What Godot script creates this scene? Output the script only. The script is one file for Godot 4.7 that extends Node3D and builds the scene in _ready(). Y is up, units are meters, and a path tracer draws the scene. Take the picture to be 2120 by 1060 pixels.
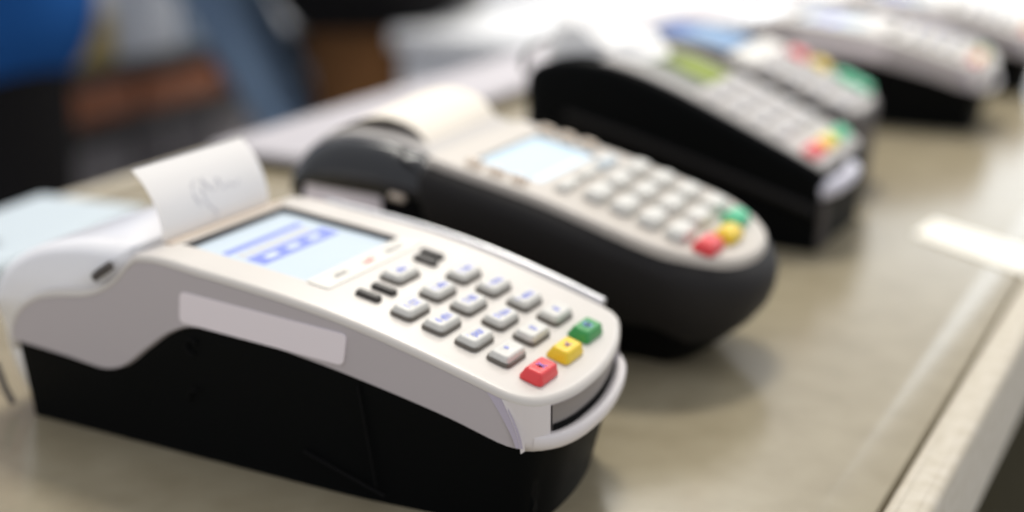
extends Node3D
# Card terminals in a row on a shop counter. Shapes are written in millimetres (K turns them into metres).
# x runs across the counter towards the customer, y up, z along the counter towards the viewer.

const K := 0.001
const FLOOR_Y := -0.92
var M := {}
var font := SystemFont.new()

# ---------------------------------------------------------------- helpers
func mat(called: String, lin: Color, rough := 0.5, spec := 0.5) -> StandardMaterial3D:
	var m := StandardMaterial3D.new()
	m.resource_name = called
	m.albedo_color = lin.linear_to_srgb()
	m.roughness = rough
	m.metallic_specular = spec
	M[called] = m
	return m

func tinted(called: String, a: Color, b: Color, rough: float, tile: float, freq: float, seed_n: int, spec := 0.5) -> StandardMaterial3D:
	var m := mat(called, Color(1, 1, 1), rough, spec)
	var n := FastNoiseLite.new()
	n.seed = seed_n
	n.frequency = freq
	n.fractal_octaves = 4
	var t := NoiseTexture2D.new()
	t.width = 256
	t.height = 256
	t.seamless = true
	t.noise = n
	var g := Gradient.new()
	g.set_color(0, a.linear_to_srgb())
	g.set_color(1, b.linear_to_srgb())
	t.color_ramp = g
	m.albedo_texture = t
	m.uv1_triplanar = true
	m.uv1_scale = Vector3.ONE / tile
	return m

func begin() -> SurfaceTool:
	var st := SurfaceTool.new()
	st.begin(Mesh.PRIMITIVE_TRIANGLES)
	return st

func tri(st: SurfaceTool, a: Vector3, b: Vector3, c: Vector3) -> void:
	if a.is_equal_approx(b) or b.is_equal_approx(c) or a.is_equal_approx(c):
		return
	for p in [a, b, c]:
		st.add_vertex(p * K)

func band(st: SurfaceTool, a: PackedVector3Array, b: PackedVector3Array, g := 1, closed := true) -> void:
	st.set_smooth_group(g)
	var n := a.size()
	for i in (n if closed else n - 1):
		var j := (i + 1) % n
		tri(st, a[i], a[j], b[j])
		tri(st, a[i], b[j], b[i])

func fan(st: SurfaceTool, ring: PackedVector3Array, up: bool, g: int) -> void:
	st.set_smooth_group(g)
	var c := Vector3.ZERO
	for p in ring:
		c += p
	c /= ring.size()
	for i in ring.size():
		var j := (i + 1) % ring.size()
		if up:
			tri(st, ring[i], ring[j], c)
		else:
			tri(st, ring[j], ring[i], c)

func numbered(called: String, parent: Node) -> String:
	if not parent.has_node(called):
		return called
	var n := 1
	while parent.has_node("%s_%03d" % [called, n]):
		n += 1
	return "%s_%03d" % [called, n]

func put_mesh(called: String, mesh: Mesh, m: Material, parent: Node, xf := Transform3D()) -> MeshInstance3D:
	var o := MeshInstance3D.new()
	o.name = numbered(called, parent)
	o.mesh = mesh
	o.material_override = m
	o.transform = xf
	parent.add_child(o, true)
	return o

func build(called: String, st: SurfaceTool, m: Material, parent: Node, xf := Transform3D()) -> MeshInstance3D:
	st.generate_normals()
	return put_mesh(called, st.commit(), m, parent, xf)

func tag(o: Node, label: String, category: String, group := "", kind := "") -> void:
	if label:
		o.set_meta("label", label)
	if category:
		o.set_meta("category", category)
	if group:
		o.set_meta("group", group)
	if kind:
		o.set_meta("kind", kind)

func thing(called: String, at: Vector3, label: String, category: String, group := "") -> Node3D:
	var o := Node3D.new()
	o.name = numbered(called, self)
	o.position = at * K
	add_child(o, true)
	tag(o, label, category, group)
	return o

# table of [x, y] read with a smooth curve
func along(table: Array, x: float) -> float:
	var n := table.size()
	if x <= table[0][0]:
		return table[0][1]
	if x >= table[n - 1][0]:
		return table[n - 1][1]
	var i := 0
	while x > table[i + 1][0]:
		i += 1
	var x0: float = table[i][0]
	var x1: float = table[i + 1][0]
	var y0: float = table[i][1]
	var y1: float = table[i + 1][1]
	var s := (y1 - y0) / (x1 - x0)
	var m0 := s
	var m1 := s
	if i > 0:
		var sp: float = (y0 - table[i - 1][1]) / (x0 - table[i - 1][0])
		m0 = 0.0 if sp * s <= 0.0 else 2.0 * sp * s / (sp + s)
	if i < n - 2:
		var sn: float = (table[i + 2][1] - y1) / (table[i + 2][0] - x1)
		m1 = 0.0 if sn * s <= 0.0 else 2.0 * sn * s / (sn + s)
	var h := x1 - x0
	var t := (x - x0) / h
	return y0 * (2 * t ** 3 - 3 * t * t + 1) + h * m0 * (t ** 3 - 2 * t * t + t) + y1 * (3 * t * t - 2 * t ** 3) + h * m1 * (t ** 3 - t * t)

# closed plan outline with rounded corners from [x, z, radius], clockwise seen from above
func outline(pts: Array, step := 4.0) -> PackedVector2Array:
	var out := PackedVector2Array()
	var n := pts.size()
	var last := Vector2.INF
	var loop := PackedVector2Array()
	for i in n:
		var p := Vector2(pts[i][0], pts[i][1])
		var a := Vector2(pts[(i + n - 1) % n][0], pts[(i + n - 1) % n][1])
		var b := Vector2(pts[(i + 1) % n][0], pts[(i + 1) % n][1])
		var r: float = pts[i][2]
		r = minf(r, minf(p.distance_to(a), p.distance_to(b)) * 0.49)
		if r <= 0.01:
			loop.append(p)
			continue
		var e := p + (a - p).normalized() * r
		var f := p + (b - p).normalized() * r
		for k in 7:
			var t := k / 6.0
			loop.append(e.lerp(p, t).lerp(p.lerp(f, t), t))
	for i in loop.size():
		var p := loop[i]
		var q := loop[(i + 1) % loop.size()]
		var c := maxi(1, int(p.distance_to(q) / step))
		for k in c:
			var w := p.lerp(q, float(k) / c)
			if last == Vector2.INF or w.distance_to(last) > 0.01:
				out.append(w)
				last = w
	var area := 0.0
	for i in out.size():
		area += out[i].cross(out[(i + 1) % out.size()])
	if area < 0.0:
		out.reverse()
	return out

func inward(o: PackedVector2Array) -> PackedVector2Array:
	var r := PackedVector2Array()
	var n := o.size()
	for i in n:
		var t := (o[(i + 1) % n] - o[(i + n - 1) % n]).normalized()
		r.append(Vector2(-t.y, t.x))
	return r

# A solid standing on a plan outline: bottom at low(x), top at top(x), rounded upper edge, optional sunk rectangle in the top.
# opt: r, draft (bottom pulled in), crown, bulge, fr (wall fractions), inset (function of point and fraction), hole (Rect2 in x, z), depth
func shell(st: SurfaceTool, o: PackedVector2Array, low: Callable, top: Callable, opt := {}) -> void:
	var nrm := inward(o)
	var n := o.size()
	var r: float = opt.get("r", 3.0)
	var draft: float = opt.get("draft", 0.0)
	var bulge: float = opt.get("bulge", 0.0)
	var crown: float = opt.get("crown", 0.0)
	var fr: Array = opt.get("fr", [0.0, 0.2, 0.4, 0.6, 0.8, 1.0])
	var inset = opt.get("inset")
	var lo := Vector2.INF
	var hi := -Vector2.INF
	for p in o:
		lo = lo.min(p)
		hi = hi.max(p)
	var rings := []
	for f in fr:
		var ring := PackedVector3Array()
		for i in n:
			var d: float = draft * (1.0 - f) - bulge * sin(PI * f)
			if inset != null:
				d += inset.call(o[i], f)
			var p := o[i] + nrm[i] * d
			ring.append(Vector3(p.x, lerpf(low.call(o[i].x), top.call(o[i].x) - r, f), p.y))
		rings.append(ring)
	fan(st, rings[0], false, 3)
	var a: PackedVector3Array = rings[0]
	for k in range(1, rings.size()):
		band(st, a, rings[k], 1)
		a = rings[k]
	for k in range(1, 6):
		var th := k / 5.0 * PI / 2
		var ring := PackedVector3Array()
		for i in n:
			var p := o[i] + nrm[i] * r * (1.0 - cos(th))
			ring.append(Vector3(p.x, top.call(p.x) - r + r * sin(th), p.y))
		band(st, a, ring, 1)
		a = ring
	var edge := a
	var target := PackedVector2Array()
	if opt.has("hole"):
		var h: Rect2 = opt.hole
		var c := h.get_center()
		for p in edge:
			var d := Vector2(p.x, p.z) - c
			var s := minf(h.size.x / 2 / maxf(absf(d.x), 1e-4), h.size.y / 2 / maxf(absf(d.y), 1e-4))
			target.append(c + d * s)
		for k in 4:
			var corner := h.position + h.size * Vector2(k % 2, k / 2)
			var best := 0
			for i in n:
				if target[i].distance_to(corner) < target[best].distance_to(corner):
					best = i
			target[best] = corner
	else:
		var c := (lo + hi) / 2
		var w := maxf((hi.x - lo.x - hi.y + lo.y) / 2, 0.0)
		var v := maxf((hi.y - lo.y - hi.x + lo.x) / 2, 0.0)
		for p in edge:
			target.append(Vector2(clampf(p.x, c.x - w, c.x + w), clampf(p.z, c.y - v, c.y + v)))
	var steps := 14
	for k in range(1, steps + 1):
		var t := float(k) / steps
		var ring := PackedVector3Array()
		for i in n:
			var p := Vector2(edge[i].x, edge[i].z).lerp(target[i], t)
			ring.append(Vector3(p.x, top.call(p.x) + crown * sin(t * PI / 2), p.y))
		band(st, a, ring, 1)
		a = ring
	if opt.has("hole"):
		var ring := PackedVector3Array()
		for p in a:
			ring.append(p - Vector3(0, opt.get("depth", 1.5), 0))
		band(st, a, ring, 2)

# rounded block from min to max, all edges rounded, optional taper of the top
func block(st: SurfaceTool, lo: Vector3, hi: Vector3, r := 1.0, taper := 0.0, dish := 0.0, corner := -1.0, xf := Transform3D()) -> void:
	var c := corner if corner >= 0.0 else r
	var o := outline([[lo.x, lo.z, c], [hi.x, lo.z, c], [hi.x, hi.z, c], [lo.x, hi.z, c]], 1e6)
	var nrm := inward(o)
	var rings := []
	for k in 4:
		var th := k / 3.0 * PI / 2
		rings.append([r * (1.0 - sin(th)), lo.y + r * (1.0 - cos(th))])
	for k in 4:
		var th := k / 3.0 * PI / 2
		rings.append([taper + r * (1.0 - cos(th)), hi.y - r + r * sin(th)])
	var prev := PackedVector3Array()
	for e in rings:
		var ring := PackedVector3Array()
		for i in o.size():
			var p: Vector2 = o[i] + nrm[i] * e[0]
			ring.append(xf * Vector3(p.x, e[1], p.y))
		if prev.is_empty():
			fan(st, ring, false, 1)
		else:
			band(st, prev, ring, 1)
		prev = ring
	var mid := PackedVector3Array()
	var ctr := (lo + hi) / 2
	for i in o.size():
		var q := (xf.affine_inverse() * prev[i]).lerp(Vector3(ctr.x, hi.y, ctr.z), 0.45)
		q.y -= dish
		mid.append(xf * q)
	band(st, prev, mid, 1)
	fan(st, mid, true, 1)

# a bar with an oval section along a path
func bar(st: SurfaceTool, path: PackedVector3Array, ra: float, rb: float, sides := 10, power := 1.0) -> void:
	var prev := PackedVector3Array()
	for i in path.size():
		var t := (path[mini(i + 1, path.size() - 1)] - path[maxi(i - 1, 0)]).normalized()
		var up := Vector3.UP if absf(t.y) < 0.9 else Vector3.RIGHT
		var s := t.cross(up).normalized()
		var u := s.cross(t)
		var ring := PackedVector3Array()
		for k in sides:
			var a := -TAU * k / sides
			var cx := signf(cos(a)) * absf(cos(a)) ** power
			var cy := signf(sin(a)) * absf(sin(a)) ** power
			ring.append(path[i] + s * cx * ra + u * cy * rb)
		if i == 0:
			fan(st, ring, false, 2)
		else:
			band(st, prev, ring, 1)
		prev = ring
	fan(st, prev, true, 3)

# a sheet of paper or a curved cover: profile points (x, y) stretched over z, with thickness
func sheet(st: SurfaceTool, prof: PackedVector2Array, z0: float, z1: float, thick: float, skew := Vector2.ZERO) -> void:
	var n := prof.size()
	var loop := PackedVector2Array()
	for p in prof:
		loop.append(p)
	for i in range(n - 1, -1, -1):
		var t := (prof[mini(i + 1, n - 1)] - prof[maxi(i - 1, 0)]).normalized()
		loop.append(prof[i] + Vector2(t.y, -t.x) * thick)
	var steps := 8
	var prev := PackedVector3Array()
	for k in steps + 1:
		var t := float(k) / steps
		var ring := PackedVector3Array()
		for p in loop:
			ring.append(Vector3(p.x + skew.x * t, p.y + skew.y * t, lerpf(z0, z1, t)))
		if k > 0:
			# two faces, the rims kept sharp
			for i in loop.size():
				var j := (i + 1) % loop.size()
				st.set_smooth_group(1 if i < n - 1 else (4 if i == n - 1 or i == loop.size() - 1 else 5))
				tri(st, prev[i], prev[j], ring[j])
				tri(st, prev[i], ring[j], ring[i])
		else:
			fan_strip(st, ring, n, true)
		prev = ring
	fan_strip(st, prev, n, false)

func fan_strip(st: SurfaceTool, ring: PackedVector3Array, n: int, flip: bool) -> void:
	st.set_smooth_group(6)
	for i in n - 1:
		var a := ring[i]
		var b := ring[i + 1]
		var c := ring[2 * n - 2 - i]
		var d := ring[2 * n - 1 - i]
		if flip:
			tri(st, a, c, b)
			tri(st, a, d, c)
		else:
			tri(st, a, b, c)
			tri(st, a, c, d)

func smooth_line(pts: Array, per := 6) -> PackedVector2Array:
	var out := PackedVector2Array()
	var n := pts.size()
	for i in n - 1:
		var p0: Vector2 = pts[maxi(i - 1, 0)]
		var p1: Vector2 = pts[i]
		var p2: Vector2 = pts[i + 1]
		var p3: Vector2 = pts[mini(i + 2, n - 1)]
		for k in per:
			var t := float(k) / per
			out.append(0.5 * (2 * p1 + (p2 - p0) * t + (2 * p0 - 5 * p1 + 4 * p2 - p3) * t * t + (3 * p1 - p0 - 3 * p2 + p3) * t * t * t))
	out.append(pts[n - 1])
	return out

# frame that lies on a deck at (x, z): x axis down the slope, y axis out of the deck
func on_deck(table: Array, x: float, z: float, lift := 0.0) -> Transform3D:
	var dy := (along(table, x + 3.0) - along(table, x - 3.0)) / 6.0
	var t := Vector3(1, dy, 0).normalized()
	var u := Vector3(-dy, 1, 0).normalized()
	return Transform3D(Basis(t, u, Vector3.BACK), (Vector3(x, along(table, x), z) + u * lift) * K)

# flat lettering that reads from the customer's side, centred on the frame's origin
func letters(called: String, text: String, size: float, m: Material, parent: Node, xf: Transform3D) -> void:
	var t := TextMesh.new()
	t.text = text
	t.font = font
	t.font_size = 24
	t.pixel_size = size / 24.0 * K
	t.depth = 0.00012
	t.curve_step = 4.0
	put_mesh(called, t, m, parent, xf * Transform3D(Basis(Vector3.FORWARD, Vector3.LEFT, Vector3.UP), Vector3.ZERO))

# plate that follows a deck (thin, rounded), from x0 to x1 and z0 to z1
func plate(st: SurfaceTool, table: Array, r: Rect2, under: float, over: float, corner := 2.0, edge := 0.3) -> void:
	var a := r.position
	var b := r.end
	shell(st, outline([[a.x, a.y, corner], [b.x, a.y, corner], [b.x, b.y, corner], [a.x, b.y, corner]], 6.0),
		func(x): return along(table, x) - under, func(x): return along(table, x) + over, {"r": edge, "fr": [0.0, 1.0]})

func key_mesh(lx: float, lz: float, h: float, r := 1.0, taper := 0.6, dish := 0.25, corner := 2.0) -> ArrayMesh:
	var st := begin()
	block(st, Vector3(-lx / 2, -0.6, -lz / 2), Vector3(lx / 2, h, lz / 2), r, taper, dish, corner)
	st.generate_normals()
	return st.commit()

# ---------------------------------------------------------------- bodies: smooth union of tapered capsules, meshed as surface nets
func body_mesh(bones: Array, cell: float, k: float) -> ArrayMesh:
	var lo := Vector3.INF
	var hi := -Vector3.INF
	for b in bones:
		var r: float = maxf(b[2], b[3]) + k + cell * 2.0
		lo = lo.min(b[0] - Vector3.ONE * r).min(b[1] - Vector3.ONE * r)
		hi = hi.max(b[0] + Vector3.ONE * r).max(b[1] + Vector3.ONE * r)
	var nx := int((hi.x - lo.x) / cell) + 2
	var ny := int((hi.y - lo.y) / cell) + 2
	var nz := int((hi.z - lo.z) / cell) + 2
	var f := PackedFloat32Array()
	f.resize(nx * ny * nz)
	f.fill(1.0)
	for b in bones:
		var pa: Vector3 = b[0]
		var ba: Vector3 = b[1] - b[0]
		var ra: float = b[2]
		var rb: float = b[3]
		var l2 := maxf(ba.length_squared(), 1e-9)
		var r := maxf(ra, rb) + k + cell * 2.0
		var i0 := Vector3i(((pa.min(b[1]) - Vector3.ONE * r - lo) / cell).floor())
		var i1 := Vector3i(((pa.max(b[1]) + Vector3.ONE * r - lo) / cell).ceil())
		for iy in range(maxi(i0.y, 0), mini(i1.y + 1, ny)):
			for iz in range(maxi(i0.z, 0), mini(i1.z + 1, nz)):
				for ix in range(maxi(i0.x, 0), mini(i1.x + 1, nx)):
					var p := lo + Vector3(ix, iy, iz) * cell - pa
					var t := clampf(p.dot(ba) / l2, 0.0, 1.0)
					var d := (p - ba * t).length() - lerpf(ra, rb, t)
					var at := (iy * nz + iz) * nx + ix
					var g := f[at]
					var h := maxf(k - absf(g - d), 0.0) / k
					f[at] = minf(g, d) - h * h * k * 0.25
	var where := {}
	var verts := PackedVector3Array()
	var step := [1, nx, nx * nz]      # x, z, y
	var dirs := [Vector3.RIGHT, Vector3.BACK, Vector3.UP]
	for iy in ny - 1:
		for iz in nz - 1:
			for ix in nx - 1:
				var at := (iy * nz + iz) * nx + ix
				var neg := 0
				for c in 8:
					if f[at + (c & 1) * step[0] + ((c >> 1) & 1) * step[1] + ((c >> 2) & 1) * step[2]] < 0.0:
						neg += 1
				if neg == 0 or neg == 8:
					continue
				var sum := Vector3.ZERO
				var cnt := 0
				for e in 3:
					for q in 4:
						var u := (e + 1) % 3
						var v := (e + 2) % 3
						var base: int = at + (q & 1) * step[u] + (q >> 1) * step[v]
						var fa := f[base]
						var fb := f[base + step[e]]
						if (fa < 0.0) != (fb < 0.0):
							sum += dirs[u] * (q & 1) + dirs[v] * (q >> 1) + dirs[e] * (fa / (fa - fb))
							cnt += 1
				where[at] = verts.size()
				verts.append(lo + (Vector3(ix, iy, iz) + sum / cnt) * cell)
	var st := begin()
	st.set_smooth_group(0)
	for v in verts:
		st.add_vertex(v)
	for at in where:
		for e in 3:
			var fa := f[at]
			var fb := f[at + step[e]]
			if (fa < 0.0) == (fb < 0.0):
				continue
			var u: int = step[(e + 1) % 3]
			var v: int = step[(e + 2) % 3]
			if not (where.has(at - u) and where.has(at - v) and where.has(at - u - v)):
				continue
			var q := [where[at], where[at - u], where[at - u - v], where[at - v]]
			if fa < 0.0:
				q.reverse()
			for w in [0, 1, 2, 0, 2, 3]:
				st.add_index(q[w])
	st.generate_normals()
	return st.commit()

# ---------------------------------------------------------------- camera, light
func set_up() -> void:
	var cam := Camera3D.new()
	cam.name = "camera"
	add_child(cam)
	var lens := CameraAttributesPhysical.new()
	lens.frustum_focal_length = 66.66
	lens.frustum_focus_distance = 0.374
	lens.exposure_aperture = 5.8
	lens.frustum_near = 0.02
	lens.frustum_far = 60.0
	lens.exposure_multiplier = 1.0
	cam.attributes = lens
	cam.fov = rad_to_deg(2.0 * atan(530.0 / 2944.0))
	cam.near = 0.02
	cam.far = 60.0
	cam.position = Vector3(350.89, 194.27, 313.06) * K
	cam.look_at_from_position(cam.position, cam.position + Vector3(-0.44886829, -0.29531704, -0.84338906))
	cam.current = true

	var e := Environment.new()
	e.background_mode = Environment.BG_COLOR
	e.background_color = Color(0.69, 0.70, 0.74).linear_to_srgb()
	e.tonemap_mode = Environment.TONE_MAPPER_LINEAR
	e.tonemap_exposure = 1.05
	e.sdfgi_enabled = true
	e.ssao_enabled = true
	e.ssil_enabled = true
	var we := WorldEnvironment.new()
	we.name = "surroundings"
	we.environment = e
	add_child(we)
	lamp(Vector3(-0.25, 1.85, -1.1), Vector2(0.42, 0.42), 3.1, Color(1, 0.975, 0.93), "square white ceiling lamp panel above the row of terminals")
	lamp(Vector3(0.55, 1.85, -3.0), Vector2(0.6, 1.5), 2.0, Color(1, 0.985, 0.95), "square white ceiling lamp panel further along above the counter")
	lamp(Vector3(-0.9, 1.85, -2.3), Vector2(0.6, 1.5), 2.4, Color(1, 0.985, 0.95), "added white lamp panel above the shop aisle to brighten the cartons")  # unseen aisle lamp, added so the carton fronts get light

# bright shop window at the far end of the counter: frame, glowing panes, and the light they let in
func shop_window() -> void:
	var t := thing("shop_window", Vector3(-600, 120, -7200), "wide daylit shop window beyond the far end of the counter", "window")
	var m := mat("window_glow", Color(0.9, 0.93, 0.97), 0.4)
	m.emission_enabled = true
	m.emission = Color(0.95, 0.98, 1.0)
	m.emission_energy_multiplier = 0.72
	for k in 3:
		var st := begin()
		block(st, Vector3(-2200 + k * 1480, 40, -8), Vector3(-780 + k * 1480, 1960, 8), 3.0)
		build("window_pane", st, m, t)
	for k in 4:
		var st := begin()
		block(st, Vector3(-2258 + k * 1480, 0, -40), Vector3(-2204 + k * 1480, 2000, 40), 6.0)
		build("window_frame", st, M.shelf_grey, t)
	var l := AreaLight3D.new()
	l.name = "window_light"
	l.area_size = Vector2(4.3, 1.9)
	l.light_energy = 3.0
	l.light_color = Color(0.95, 0.98, 1.0)
	l.shadow_enabled = true
	l.position = Vector3(0, 1.0, 0.06)
	l.rotation.y = PI
	t.add_child(l)

func lamp(at: Vector3, size: Vector2, energy: float, c: Color, label: String) -> void:
	var t := thing("ceiling_lamp", at / K, label, "lamp", "ceiling lamp panels")
	var st := begin()
	block(st, Vector3(-size.x / 2 / K, 0, -size.y / 2 / K), Vector3(size.x / 2 / K, 30, size.y / 2 / K), 4.0)
	var m := mat("lamp_panel", Color(0.9, 0.9, 0.9), 0.6)
	m.emission_enabled = true
	m.emission = c
	m.emission_energy_multiplier = 1.5
	build("lamp_panel", st, m, t)
	var l := AreaLight3D.new()
	l.name = "panel_light"
	l.area_size = size
	l.light_energy = energy
	l.light_color = c
	l.shadow_enabled = true
	l.position = Vector3(0, -0.01, 0)
	l.rotation.x = -PI / 2
	t.add_child(l)

func materials() -> void:
	mat("cream_plastic", Color(0.635, 0.595, 0.545), 0.36)
	mat("mauve_plastic", Color(0.49, 0.45, 0.46), 0.45)
	mat("white_label", Color(0.86, 0.79, 0.82), 0.4)
	mat("black_plastic", Color(0.0035, 0.004, 0.0042), 0.5, 0.15)
	mat("matte_black", Color(0.018, 0.0165, 0.016), 0.6, 0.3)
	mat("gloss_black", Color(0.012, 0.013, 0.015), 0.16, 0.5)
	mat("dark_key", Color(0.035, 0.03, 0.025), 0.5)
	mat("key_white", Color(0.655, 0.64, 0.59), 0.4)
	mat("key_side", Color(0.13, 0.115, 0.095), 0.5)
	mat("red_key", Color(0.80, 0.055, 0.06), 0.35)
	mat("yellow_key", Color(0.86, 0.60, 0.02), 0.35)
	mat("green_key", Color(0.035, 0.30, 0.07), 0.35)
	mat("mint_key", Color(0.06, 0.52, 0.26), 0.35)
	mat("blue_print", Color(0.24, 0.30, 0.85), 0.6)
	mat("grey_print", Color(0.42, 0.40, 0.38), 0.6)
	mat("slot_grey", Color(0.10, 0.09, 0.085), 0.6, 0.25)
	mat("slot_panel", Color(0.25, 0.225, 0.21), 0.4)
	mat("dark_slit", Color(0.01, 0.01, 0.01), 0.7, 0.1)
	mat("frosted_cover", Color(0.87, 0.865, 0.88), 0.16)
	mat("paper", Color(0.86, 0.835, 0.80), 0.85, 0.2)
	mat("bright_paper", Color(0.93, 0.92, 0.90), 0.85, 0.2)
	mat("cream_paper", Color(0.86, 0.80, 0.70), 0.85, 0.2)
	mat("beige_bar", Color(0.62, 0.52, 0.42), 0.4)
	mat("lens_white", Color(0.76, 0.73, 0.66), 0.25)
	mat("grey_deck", Color(0.52, 0.475, 0.42), 0.45)
	mat("tan_key", Color(0.70, 0.58, 0.46), 0.4)
	mat("silver", Color(0.62, 0.62, 0.64), 0.3).metallic = 0.6
	mat("pale_blue", Color(0.53, 0.60, 0.64), 0.45)
	mat("trim_white", Color(0.47, 0.45, 0.475), 0.6, 0.25)
	mat("pale_deck", Color(0.50, 0.475, 0.45), 0.5, 0.3)
	tinted("stone", Color(0.285, 0.243, 0.16), Color(0.35, 0.305, 0.21), 0.15, 0.16, 0.022, 4)
	tinted("edge_stone", Color(0.44, 0.385, 0.285), Color(0.58, 0.53, 0.44), 0.55, 0.06, 0.03, 9)
	tinted("carcass", Color(0.03, 0.025, 0.011), Color(0.042, 0.035, 0.016), 0.8, 0.3, 0.02, 5, 0.15)
	tinted("shop_floor", Color(0.46, 0.46, 0.46), Color(0.58, 0.58, 0.58), 0.35, 1.2, 0.01, 7)
	M.stone.uv1_world_triplanar = true
	M.stone.roughness = 0.19

func screen_material(called: String, draw: Callable, glow: float) -> StandardMaterial3D:
	var im := Image.create(256, 256, false, Image.FORMAT_RGB8)
	draw.call(im)
	var m := mat(called, Color(1, 1, 1), 0.45, 0.25)
	m.albedo_texture = ImageTexture.create_from_image(im)
	m.emission_enabled = true
	m.emission = Color(1, 1, 1)
	m.emission_operator = BaseMaterial3D.EMISSION_OP_MULTIPLY
	m.emission_texture = m.albedo_texture
	m.emission_energy_multiplier = glow
	return m

# screen face that follows the deck; u runs to the reader's right (-z), v down (+x)
func screen_face(table: Array, r: Rect2, sink: float) -> SurfaceTool:
	var st := begin()
	st.set_smooth_group(1)
	var n := 8
	for i in n:
		var xs := [lerpf(r.position.x, r.end.x, float(i) / n), lerpf(r.position.x, r.end.x, float(i + 1) / n)]
		var c := []
		for k in 4:
			var x: float = xs[k / 2]
			var z: float = r.end.y if k % 2 == 0 else r.position.y
			c.append([Vector3(x, along(table, x) - sink, z) * K, Vector2(k % 2, float(i + k / 2) / n)])
		for w in [0, 1, 3, 0, 3, 2]:
			st.set_uv(c[w][1])
			st.add_vertex(c[w][0])
	return st

# ---------------------------------------------------------------- the near terminal and its like
const DECK1 := [[-5.5, 25], [-4, 33], [-1.5, 38.5], [3, 43], [10, 47], [20, 49.5], [30, 51], [36, 53], [43, 57], [48, 61.5], [53, 66], [60, 66.6], [78, 65], [98, 63], [120, 60], [136, 57], [153, 53], [168, 49], [183, 44.8], [197, 41]]
const LOW1 := [[-5, 28.6], [20, 27], [36, 25.6], [42, 26.8], [55, 36], [65, 43], [73, 46], [82, 46.6], [100, 45.5], [119, 43], [139, 39.5], [163, 34.5], [184, 29], [197, 27]]

func terminal_outline(shrink := 0.0) -> PackedVector2Array:
	var s := shrink
	return outline([[-5 + s, 40 - s, 3], [105, 40 - s, 30], [188 - s, 38.8 - s, 11], [193.5 - s, 22, 14], [193.5 - s, 0, 14], [189 - s, -21, 12], [182 - s, -35.5 + s, 5], [130, -38.5 + s, 30], [105, -40 + s, 30], [-5 + s, -40 + s, 3]], 3.0)

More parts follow.
